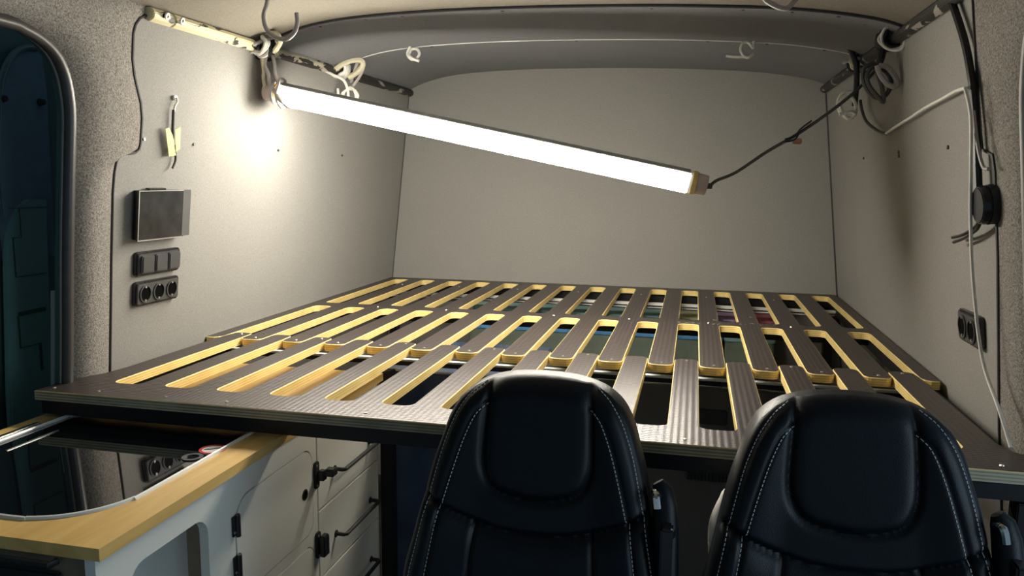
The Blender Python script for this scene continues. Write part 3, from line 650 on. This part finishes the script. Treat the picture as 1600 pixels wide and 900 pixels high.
for (p, s_) in ((lampA, -1), (lampB, 1)):
    cp = MB().disc(p, ax * s_, .031, .022, 20).build('end_cap', M['alu_white'] if s_ > 0 else M['pink_cap'], lamp, bevel=.002)
    MB().disc(p + ax * s_ * .022, ax * s_, .029, .030, 20, r2=.027).build('cap_socket', M['pink_cap'], cp, bevel=.002)
    MB().ring(p + ax * s_ * .010, ax * s_, .0325, .030, .012, 20).build('cap_band', M['amber'], cp)
    if s_ > 0: MB().disc(p + ax * .052, ax, .009, .014, 12, r2=.006).build('cable_gland', M['wire_dark'], cp)

# ================================================================== CABLES
def cable(name, pts, r, m, label, cat='cable', group=None, par=None, n=8):
    o_ = MB().tube(pts, r, n, smooth=6).build(name, m, par, smooth=True)
    return tag(o_, label, cat, group) if par is None else o_
end = lampB + ax * .06
cable('cable', [end, (.055, 2.2, 1.400), (.104, 2.205, 1.422), (.183, 2.215, 1.478), (.253, 2.22, 1.521), (.321, 2.225, 1.570), (.394, 2.235, 1.632), (.452, 2.25, 1.700), (.462, 2.25, 1.735)], .0042, M['wire_dark'], 'dark grey lamp cable sagging from the lamp end up to the right rail')
sp_ = empty('terminal_block', (.253, 2.22, 1.515), 'small copper-brown cable terminal on the lamp cable', 'connector')
MB().box(.246, .268, 2.212, 2.226, 1.497, 1.512).build('block', M['terminal'], sp_, bevel=.002)
for dx in (-.003, .005): MB().tube([(.225, 2.214, 1.505 + dx), (.25, 2.212, 1.512 + dx), (.262, 2.214, 1.53 + dx), (.29, 2.222, 1.553 + dx)], .0022, 6, smooth=5).build('lead', M['wire_black'], sp_)
cable('cable', [(-1.000, 1.75, 1.842), (-1.006, 1.75, 1.805), (-1.016, 1.75, 1.777), (-1.010, 1.75, 1.747), (-.987, 1.748, 1.727), (-.957, 1.745, 1.721), (-.934, 1.742, 1.734), (-.925, 1.742, 1.755), (-.926, 1.742, 1.779)], .0052, M['wire_grey'], 'thick grey cable hooking out of the ceiling above the lamp', group=None)
cable('cable', [(.118, 1.9, 1.833), (.134, 1.9, 1.802), (.158, 1.9, 1.786), (.180, 1.9, 1.780), (.194, 1.9, 1.792), (.206, 1.9, 1.81), (.212, 1.9, 1.826)], .006, M['wire_grey'], 'grey cable loop hanging from the ceiling at the top right of centre')
cable('cable', [(-.963, 2.60, 1.850), (-.966, 2.60, 1.835), (-.972, 2.597, 1.815), (-.957, 2.595, 1.797), (-.940, 2.598, 1.800), (-.931, 2.602, 1.815), (-.940, 2.606, 1.831), (-.958, 2.602, 1.831), (-.964, 2.592, 1.812), (-.950, 2.588, 1.798), (-.928, 2.590, 1.790)], .0050, M['wire_white'], 'white cable knotted into a ring on the ceiling, left')
cable('cable', [(.159, 2.60, 1.842), (.157, 2.60, 1.82), (.155, 2.598, 1.806), (.142, 2.60, 1.822), (.126, 2.60, 1.822), (.119, 2.598, 1.803), (.128, 2.594, 1.783), (.142, 2.590, 1.776), (.156, 2.596, 1.790), (.150, 2.604, 1.782), (.125, 2.602, 1.780), (.098, 2.600, 1.781), (.076, 2.60, 1.785)], .0046, M['wire_white'], 'white cable knotted into a loop on the ceiling, right')
def loops(c, axis, r, n, w, rr, seed, squash=1.0):
    """n turns of cable wound round an axis"""
    q = random.Random(seed); axis = Vector(axis).normalized(); u = axis.orthogonal().normalized(); v_ = axis.cross(u); out = []
    for i in range(n * 10 + 1):
        t = 2 * math.pi * i / 10; k = r * (1 + q.uniform(-.16, .16)); out.append(Vector(c) + axis * (w * (i / (n * 10) - .5) + q.uniform(-.15, .15) * w / n) + (u * math.cos(t) + v_ * math.sin(t) * squash) * k)
    return out
def bundle(name, label, loc, items):
    t = empty(name, loc, label, 'cable')
    for (nm, pts, r, m) in items: MB().tube(pts, r, 7, smooth=5).build(nm, M[m], t, smooth=True)
    return t
# left rail, lamp end
bundle('cable_bundle', 'cream and black cable bundle tied round the left rail, holding the lamp', (-1.21, 2.10, 1.77), [
    ('wrapping', loops((-1.222, 2.085, 1.768), (0, 1, -.1), .027, 4, .05, 0, 1), .0058, 'wire_white'),
    ('wrapping', loops((-1.222, 2.12, 1.766), (0, 1, .15), .025, 3, .035, 0, 2), .0062, 'cream'),
    ('wrapping', loops((-1.218, 2.10, 1.764), (.1, 1, .1), .030, 2, .03, 0, 3), .0060, 'wire_black'),
    ('strap', [(-1.20, 2.08, 1.80), (-1.165, 2.07, 1.798), (-1.155, 2.075, 1.775), (-1.185, 2.09, 1.75)], .0075, 'cream'),
    ('strap', [(-1.29 + .06, 2.0, 1.757), (-1.225, 2.04, 1.762), (-1.20, 2.07, 1.78), (-1.17, 2.10, 1.797)], .0055, 'wire_grey'),
    ('hanger', [(-1.21, 2.095, 1.75), (-1.215, 2.09, 1.715), (-1.205, 2.09, 1.69), (-1.20, 2.09, 1.66), (-1.175, 2.092, 1.625), (-1.155, 2.10, 1.600), (-1.14, 2.13, 1.598)], .0058, 'wire_grey'),
    ('hanger', [(-1.20, 2.10, 1.755), (-1.190, 2.10, 1.72), (-1.188, 2.10, 1.69), (-1.178, 2.10, 1.655), (-1.180, 2.095, 1.625), (-1.16, 2.092, 1.605)], .0050, 'wire_grey'),
    ('hanger', [(-1.222, 2.09, 1.74), (-1.218, 2.09, 1.70), (-1.225, 2.10, 1.68), (-1.225, 2.11, 1.65), (-1.215, 2.12, 1.63)], .0065, 'cream'),
    ('wrapping', loops((-1.187, 2.125, 1.640), (1, .05, -.2), .036, 2, .035, 0, 4), .0045, 'wire_grey')])
bundle('cable_bundle', 'cream cable bundle with white coil on the left rail, nearer the rear wall', (-1.21, 2.62, 1.77), [
    ('wrapping', loops((-1.222, 2.61, 1.768), (0, 1, -.1), .025, 4, .06, 0, 5), .0060, 'wire_white'),
    ('strap', [(-1.222, 2.56, 1.765), (-1.19, 2.58, 1.79), (-1.15, 2.60, 1.80), (-1.14, 2.61, 1.785), (-1.17, 2.62, 1.76), (-1.20, 2.62, 1.745)], .0095, 'cream'),
    ('strap', [(-1.20, 2.64, 1.73), (-1.175, 2.62, 1.77), (-1.158, 2.61, 1.795), (-1.143, 2.62, 1.78), (-1.165, 2.63, 1.745), (-1.19, 2.63, 1.715)], .0055, 'wire_grey'),
    ('hanger', [(-1.235, 2.50, 1.755), (-1.225, 2.55, 1.745), (-1.20, 2.58, 1.73), (-1.195, 2.60, 1.70), (-1.193, 2.60, 1.675)], .0050, 'wire_white'),
    ('coil', loops((-1.19, 2.605, 1.675), (.15, 1, .1), .030, 3, .012, 0, 6), .0042, 'wire_white'),
    ('tail', [(-1.232, 2.60, 1.705), (-1.230, 2.60, 1.68), (-1.225, 2.6, 1.655), (-1.205, 2.6, 1.63), (-1.19, 2.60, 1.60)], .0048, 'wire_white')])
bundle('cable_bundle', 'black and white cable bundle with hanging grey coil on the right rail', (.46, 2.25, 1.76), [
    ('wrapping', loops((.470, 2.235, 1.762), (0, 1, .1), .026, 7, .10, 0, 7), .0050, 'wire_black'),
    ('wrapping', loops((.470, 2.19, 1.762), (.25, 1, .1), .033, 3, .075, 0, 8), .0036, 'wire_white'),
    ('strap', [(.40, 2.20, 1.800), (.42, 2.21, 1.798), (.445, 2.22, 1.79), (.455, 2.22, 1.765), (.450, 2.22, 1.735), (.447, 2.22, 1.71)], .0085, 'wire_black'),
    ('hanger', [(.445, 2.22, 1.72), (.440, 2.22, 1.70), (.436, 2.22, 1.685)], .0055, 'wire_dark'),
    ('coil', [(.430, 2.20, 1.70), (.405, 2.20, 1.685), (.408, 2.20, 1.650), (.430, 2.20, 1.618), (.452, 2.20, 1.612), (.468, 2.20, 1.63), (.470, 2.20, 1.66), (.452, 2.2, 1.682), (.428, 2.195, 1.690), (.412, 2.19, 1.668), (.420, 2.19, 1.640), (.445, 2.19, 1.610), (.455, 2.19, 1.602), (.448, 2.19, 1.64), (.432, 2.19, 1.685)], .0058, 'wire_dark'),
    ('coil', [(.436, 2.18, 1.69), (.455, 2.18, 1.685), (.472, 2.18, 1.665), (.482, 2.18, 1.645), (.474, 2.18, 1.638), (.458, 2.18, 1.645), (.440, 2.18, 1.668), (.432, 2.18, 1.69)], .0065, 'wire_grey')])
bundle('cable_bundle', 'black cable bundle with hanging white coil on the right rail', (.46, 2.62, 1.76), [
    ('wrapping', loops((.470, 2.62, 1.760), (0, 1, .1), .026, 4, .07, 0, 9), .0058, 'wire_black'),
    ('wrapping', loops((.470, 2.59, 1.762), (.1, 1, .1), .028, 2, .05, 0, 10), .0065, 'cream'),
    ('strap', [(.40, 2.55, 1.803), (.425, 2.56, 1.795), (.442, 2.57, 1.77), (.452, 2.57, 1.74), (.456, 2.57, 1.70), (.456, 2.57, 1.66), (.455, 2.57, 1.625)], .0085, 'wire_black'),
    ('tail', [(.415, 2.58, 1.752), (.430, 2.58, 1.757), (.445, 2.585, 1.750), (.46, 2.6, 1.745)], .0045, 'wire_white'),
    ('coil', [(.440, 2.55, 1.665), (.418, 2.55, 1.662), (.404, 2.55, 1.640), (.408, 2.55, 1.612), (.428, 2.55, 1.590), (.448, 2.55, 1.590), (.456, 2.55, 1.615), (.444, 2.55, 1.645), (.424, 2.545, 1.650), (.410, 2.545, 1.630), (.418, 2.545, 1.604), (.436, 2.545, 1.585), (.452, 2.545, 1.598), (.440, 2.54, 1.606), (.415, 2.54, 1.600), (.408, 2.54, 1.598)], .0052, 'wire_white')])
cable('cable', [(.468, 2.56, 1.64), (.470, 2.54, 1.612), (.478, 2.50, 1.573), (.486, 2.38, 1.540), (.490, 2.30, 1.529)], .0045, M['wire_dark'], 'dark cable end dropping from the white coil on the right wall')
cable('cable', [(.490, 2.30, 1.529), (.489, 2.18, 1.541), (.488, 2.06, 1.551), (.485, 1.92, 1.563), (.484, 1.80, 1.570), (.482, 1.70, 1.576), (.479, 1.62, 1.573)], .0034, M['wire_white'], 'white cable swagging along the right wall to the thick black cable')
cable('cable', [(.462, 1.80, 1.80), (.470, 1.745, 1.755), (.480, 1.677, 1.67), (.486, 1.642, 1.606), (.492, 1.624, 1.547), (.498, 1.612, 1.477), (.505, 1.606, 1.40), (.508, 1.600, 1.375)], .0075, M['wire_black'], 'thick black cable running down the right wall to a round black puck')
cable('cable', [(.470, 1.610, 1.572), (.476, 1.585, 1.52), (.483, 1.585, 1.442), (.495, 1.598, 1.337), (.507, 1.592, 1.22), (.522, 1.555, 1.084), (.533, 1.486, 1.009), (.540, 1.44, .956)], .0033, M['wire_white'], 'long white cable hanging down the right wall onto the bed edge')
cable('cable', [(.486, 1.605, 1.53), (.488, 1.575, 1.47), (.494, 1.555, 1.43), (.497, 1.535, 1.425)], .0034, M['wire_grey'], 'thin grey wire loop beside the thick black cable, on the right pillar')
cable('cable', [(.505, 1.572, 1.345), (.508, 1.60, 1.325), (.510, 1.65, 1.309), (.512, 1.70, 1.298), (.514, 1.757, 1.290)], .0032, M['wire_black'], 'short black wire sticking out left of the round puck, upper of two')
cable('cable', [(.506, 1.575, 1.338), (.509, 1.60, 1.318), (.511, 1.65, 1.302), (.513, 1.70, 1.290), (.515, 1.750, 1.281)], .0032, M['wire_black'], 'short black wire sticking out left of the round puck, lower of two')
pk = empty('wall_puck', fR(1.575, 1.364, 0), 'round black puck-shaped fitting on the right wall beside the pillar', 'wall fitting')
nR_ = Vector((-1, 0, -KR)).normalized()
MB().disc(fR(1.572, 1.364, 0), nR_, .036, .020, 32).build('puck_base', M['black_matt'], pk, bevel=.003)
MB().disc(fR(1.572, 1.364, .020), nR_, .036, .012, 32, r2=.033).build('puck_cover', M['black_gloss'], pk, bevel=.002)

# ================================================================== SEATS
OUT = [(.210, .46), (.205, .60), (.202, .70), (.201, .775), (.190, .83), (.178, .89), (.165, .95), (.153, .99), (.144, 1.02), (.128, 1.05), (.105, 1.070), (.080, 1.081), (.050, 1.088), (.020, 1.0905), (0.0, 1.091)]
OUT = [(w * 1.03, z) for w, z in OUT]
def yfront(z): return .938 + .22 * z
def seat_seams():
    c = {}
    c['panel'] = [(-.080, 1.092), (-.082, 1.06), (-.085, 1.02), (-.087, .97), (-.083, .943), (-.070, .920), (-.045, .908), (0, .902), (.045, .908), (.070, .920), (.083, .943), (.087, .97), (.085, 1.02), (.082, 1.06), (.080, 1.092)]
    for s, n in ((-1, 'l'), (1, 'r')):
        c['in' + n] = [(s * .084, 1.047), (s * .092, 1.042), (s * .104, 1.029), (s * .119, .994), (s * .134, .945), (s * .149, .889)]
        c['out' + n] = [(s * .088, 1.078), (s * .110, 1.062), (s * .128, 1.037), (s * .140, 1.01), (s * .150, .98), (s * .160, .94), (s * .172, .885), (s * .183, .83), (s * .193, .775), (s * .205, .68)]
        c['lap' + n] = [(s * .170, .897), (s * .149, .887)]
        c['v' + n] = [(s * .092, .863), (s * .098, .787), (s * .100, .62)]
        c['b' + n] = [(s * .149, .887), (s * .158, .83), (s * .168, .76), (s * .178, .66)]
    c['low'] = [(-.176, .899), (-.149, .887), (-.092, .863), (-.035, .852), (.035, .852), (.092, .863), (.149, .887), (.176, .899)]
    return {k: [Vector((p.x, p.z)) for p in catmull([Vector((a, 0, b)) for a, b in v], 5)] for k, v in c.items()}
SEAMS = seat_seams()
def seg_dist(X_, Z_, P):
    d = np.full(X_.shape, 9.0)
    for a, b in zip(P, P[1:]):
        vx, vz = b.x - a.x, b.y - a.y; L2 = vx * vx + vz * vz + 1e-12
        t = np.clip(((X_ - a.x) * vx + (Z_ - a.y) * vz) / L2, 0, 1)
        d = np.minimum(d, np.hypot(X_ - a.x - t * vx, Z_ - a.y - t * vz))
    return d
def in_poly(X_, Z_, P):
    c = np.zeros(X_.shape, bool); n = len(P)
    for i in range(n):
        a, b = P[i], P[(i + 1) % n]
        if a.y == b.y: continue
        cond = ((a.y > Z_) != (b.y > Z_)) & (X_ < (b.x - a.x) * (Z_ - a.y) / (b.y - a.y) + a.x); c ^= cond
    return c
def wid(z):
    zs = [z_ for w, z_ in OUT]; return np.interp(z, zs, [w for w, z_ in OUT])
OUTL = [Vector((p.x, p.z)) for p in catmull([Vector((w, 0, z)) for w, z in OUT[:-1]], 3)]
OUTL = [Vector((-p.x, p.y)) for p in OUTL] + [Vector((0, OUT[-1][1]))] + OUTL[::-1]
LOWP = SEAMS['low'] + [Vector((.3, .9)), Vector((.3, .3)), Vector((-.3, .3)), Vector((-.3, .9))]
def seat_front(X_, Z_, w, panel=False):
    X_ = np.asarray(X_, float); Z_ = np.asarray(Z_, float)
    w2 = wid(np.minimum(Z_, 1.02)); s = np.clip(np.abs(X_) / np.maximum(w2, .02), 0, 1); q = np.clip((s - .45) / .35, 0, 1)
    y = yfront(Z_) - .012 * q ** 2 * (3 - 2 * q)
    e = np.clip(1 - seg_dist(X_, Z_, OUTL) / .034, 0, 1); y = y + .034 * (1 - np.sqrt(np.maximum(0, 1 - e ** 2)))
    for k, P in SEAMS.items():
        wdt, dep = {'panel': (.0055, .006), 'low': (.0055, .0075)}.get(k, (.004, .003) if k[:2] in ('in', 'ou') else (.0045, .005))
        d = seg_dist(X_, Z_, P); y = y + dep * np.exp(-(d / wdt) ** 2)
    inside = in_poly(X_, Z_, SEAMS['panel'] + [Vector((.08, 1.2)), Vector((-.08, 1.2))]); dp = seg_dist(X_, Z_, SEAMS['panel'])
    y = y - np.where(inside, .006 * (1 - np.exp(-(dp / .012) ** 2)), 0)
    isl_ = in_poly(X_, Z_, LOWP); dl = seg_dist(X_, Z_, SEAMS['low']); y = y - np.where(isl_, .008 * (1 - np.exp(-(dl / .02) ** 2)), 0)
    return y
def seat_mesh(mb, nr=170, nc=150):
    tt = np.linspace(0, 1, nr) ** .8
    arc_ = [0]
    for a, b in zip(OUT, OUT[1:]): arc_.append(arc_[-1] + math.hypot(a[0] - b[0], a[1] - b[1]))
    Wp = np.interp(tt * arc_[-1], arc_, [w for w, z in OUT]); Zp = np.interp(tt * arc_[-1], arc_, [z for w, z in OUT])
    k = np.array([1, 2, 3, 2, 1]) / 9.0; Wp2 = Wp.copy(); Zp2 = Zp.copy()
    Wp2[2:-2] = np.convolve(Wp, k, 'valid'); Zp2[2:-2] = np.convolve(Zp, k, 'valid'); Wp, Zp = Wp2, Zp2
    u = np.sin(np.linspace(-1, 1, nc) * math.pi / 2 * .98) / math.sin(math.pi / 2 * .98) * .35 + np.linspace(-1, 1, nc) * .65
    X_ = Wp[:, None] * u[None, :]; Z_ = np.repeat(Zp[:, None], nc, 1); Wd = np.repeat(np.maximum(wid(Zp), .01)[:, None], nc, 1)
    Yf = seat_front(X_, Z_, Wd)
    e2 = np.clip(1 - seg_dist(X_, Z_, OUTL) / .05, 0, 1); th = .048 + .048 * np.sqrt(np.maximum(0, 1 - e2 ** 2))
    Yb = yfront(Z_) + th
    n = nr * nc; vs = [(float(X_[i, j]), float(Yf[i, j]), float(Z_[i, j])) for i in range(nr) for j in range(nc)]
    vs += [(float(X_[i, j]), float(Yb[i, j]), float(Z_[i, j])) for i in range(nr) for j in range(nc)]
    q = lambda i, j: i * nc + j
    fs = [(q(i, j), q(i, j + 1), q(i + 1, j + 1), q(i + 1, j)) for i in range(nr - 1) for j in range(nc - 1)]
    fs += [(n + a, n + d, n + c, n + b) for a, b, c, d in fs]
    for i in range(nr - 1):
        fs.append((q(i, 0), q(i + 1, 0), n + q(i + 1, 0), n + q(i, 0))); fs.append((q(i, nc - 1), n + q(i, nc - 1), n + q(i + 1, nc - 1), q(i + 1, nc - 1)))
    for j in range(nc - 1):
        fs.append((q(0, j), n + q(0, j), n + q(0, j + 1), q(0, j + 1)))
    return mb.add(vs, fs)
PIVOT = (0, 1.1, 0)
seat = empty('captain_seat', PIVOT, 'black leather seat with white stitching, left of the two before the bed', 'seat', 'black leather seats in front of the bed')
allm = seat_mesh(MB())
# split the shell: headrest cushion faces become their own part
arrx = np.array([v[0] for v in allm.v]); arrz = np.array([v[2] for v in allm.v]); half = len(allm.v) // 2
ins = in_poly(arrx, arrz, SEAMS['panel'] + [Vector((.08, 1.2)), Vector((-.08, 1.2))])
low_poly = SEAMS['low'] + [Vector((.3, .9)), Vector((.3, .3)), Vector((-.3, .3)), Vector((-.3, .9))]
isl = in_poly(arrx, arrz, low_poly)
def sub(sel):
    used = {}; vs = []; fs = []
    for f in allm.f:
        if sel(f):
            g_ = []
            for i in f:
                if i not in used: used[i] = len(vs); vs.append(allm.v[i])
                g_.append(used[i])
            fs.append(tuple(g_))
    return MB().add(vs, fs)
fr = lambda f: all(i < half for i in f)
sub(lambda f: fr(f) and ins[f[0]]).build('headrest_cushion', M['leather'], seat, smooth=True)
sub(lambda f: fr(f) and isl[f[0]] and not ins[f[0]]).build('lumbar_cushion', M['leather'], seat, smooth=True)
sub(lambda f: not (fr(f) and (ins[f[0]] or isl[f[0]]))).build('backrest', M['leather'], seat, smooth=True)
# stitching
st_ = MB()
def stitch(P, off=(0, 0), step=.0062, ln=.0040):
    d = 0; nxt = 0; L_ = [0]
    for a, b in zip(P, P[1:]): L_.append(L_[-1] + (b - a).length)
    def at(s):
        i = 0
        while i < len(L_) - 2 and L_[i + 1] < s: i += 1
        t = (s - L_[i]) / max(1e-9, L_[i + 1] - L_[i]); return P[i].lerp(P[i + 1], t)
    s = .002
    while s + ln < L_[-1]:
        a, b = at(s), at(s + ln); X2 = np.array([a.x + off[0], b.x + off[0]]); Z2 = np.array([a.y + off[1], b.y + off[1]])
        Y2 = seat_front(X2, Z2, np.maximum(wid(Z2), .01)) - .0006
        st_.tube([(X2[0], Y2[0], Z2[0]), (X2[1], Y2[1], Z2[1])], .0008, 4); s += step
for k, dx in (('inl', .004), ('inr', -.004), ('outl', 0), ('outr', 0)): stitch(SEAMS[k], (dx, 0))
for k in ('bl', 'br'): stitch(SEAMS[k])
tag(st_.build('stitching', M['thread'], seat), 'pale dashed stitching', kind='stuff')
# seat cushion, pedestal, folded armrest
MB().prism(rrect(-.208, .208, .66, 1.04, .05), fz, .37, .49).build('seat_cushion', M['leather'], seat, bevel=.02, seg=3)
pd = MB().box(-.15, .15, .75, 1.06, .05, .37).build('pedestal', M['black_steel'], seat, bevel=.01); MB().box(-.2, .2, .72, 1.12, 0, .05).build('pedestal_foot', M['black_steel'], seat, bevel=.006)
MB().box(-.17, .17, 1.04, 1.12, .40, .52).build('recliner_bracket', M['black_steel'], seat, bevel=.01)
arm = MB().tube([(.212, 1.10, .70), (.207, 1.12, .80), (.203, 1.135, .87), (.200, 1.148, .915), (.195, 1.154, .937), (.188, 1.156, .948)], [.018, .018, .020, .019, .016, .009], 12).build('armrest', M['leather'], seat, smooth=True)
MB().tube([(.184, 1.146, .936), (.187, 1.128, .938), (.190, 1.122, .920)], .0055, 8, smooth=4).build('armrest_bracket', M['chrome'], arm, smooth=True)
MB().disc((.203, 1.112, .890), (1, -.6, 0), .010, .014, 14, r2=.007).build('armrest_bolt', M['chrome'], arm, bevel=.001)
MB().box(.196, .214, 1.095, 1.125, .60, .90).build('armrest_arm', M['black_gloss'], arm, bevel=.003)
def copy_tree(o_, parent=None):
    c = o_.copy(); COL.objects.link(c)
    if parent is not None: c.parent = parent
    for ch in list(o_.children): copy_tree(ch, c)
    return c
seat2 = copy_tree(seat); seat.location = (-.225, 1.1, 0); seat2.location = (.237, 1.1, 0)
seat2['label'] = 'black leather seat with white stitching, right of the two, beside the white cloth'
# white rolled cloth between the seats
cl = MB(); P_ = catmull([Vector(p) for p in ((.105, 1.235, .915), (.084, 1.235, .902), (.072, 1.235, .876), (.068, 1.238, .845), (.070, 1.24, .81), (.078, 1.25, .74), (.09, 1.26, .62), (.10, 1.265, .50))], 4)
o = cl.tube(P_, [.010, .016, .02, .022, .023, .0235, .022, .0225, .023, .024, .025] + [.026] * 30, 14).build('white_cloth', M['cloth'], None, smooth=True)
tag(o, 'white rolled cloth behind the left edge of the right-hand seat', 'cloth')
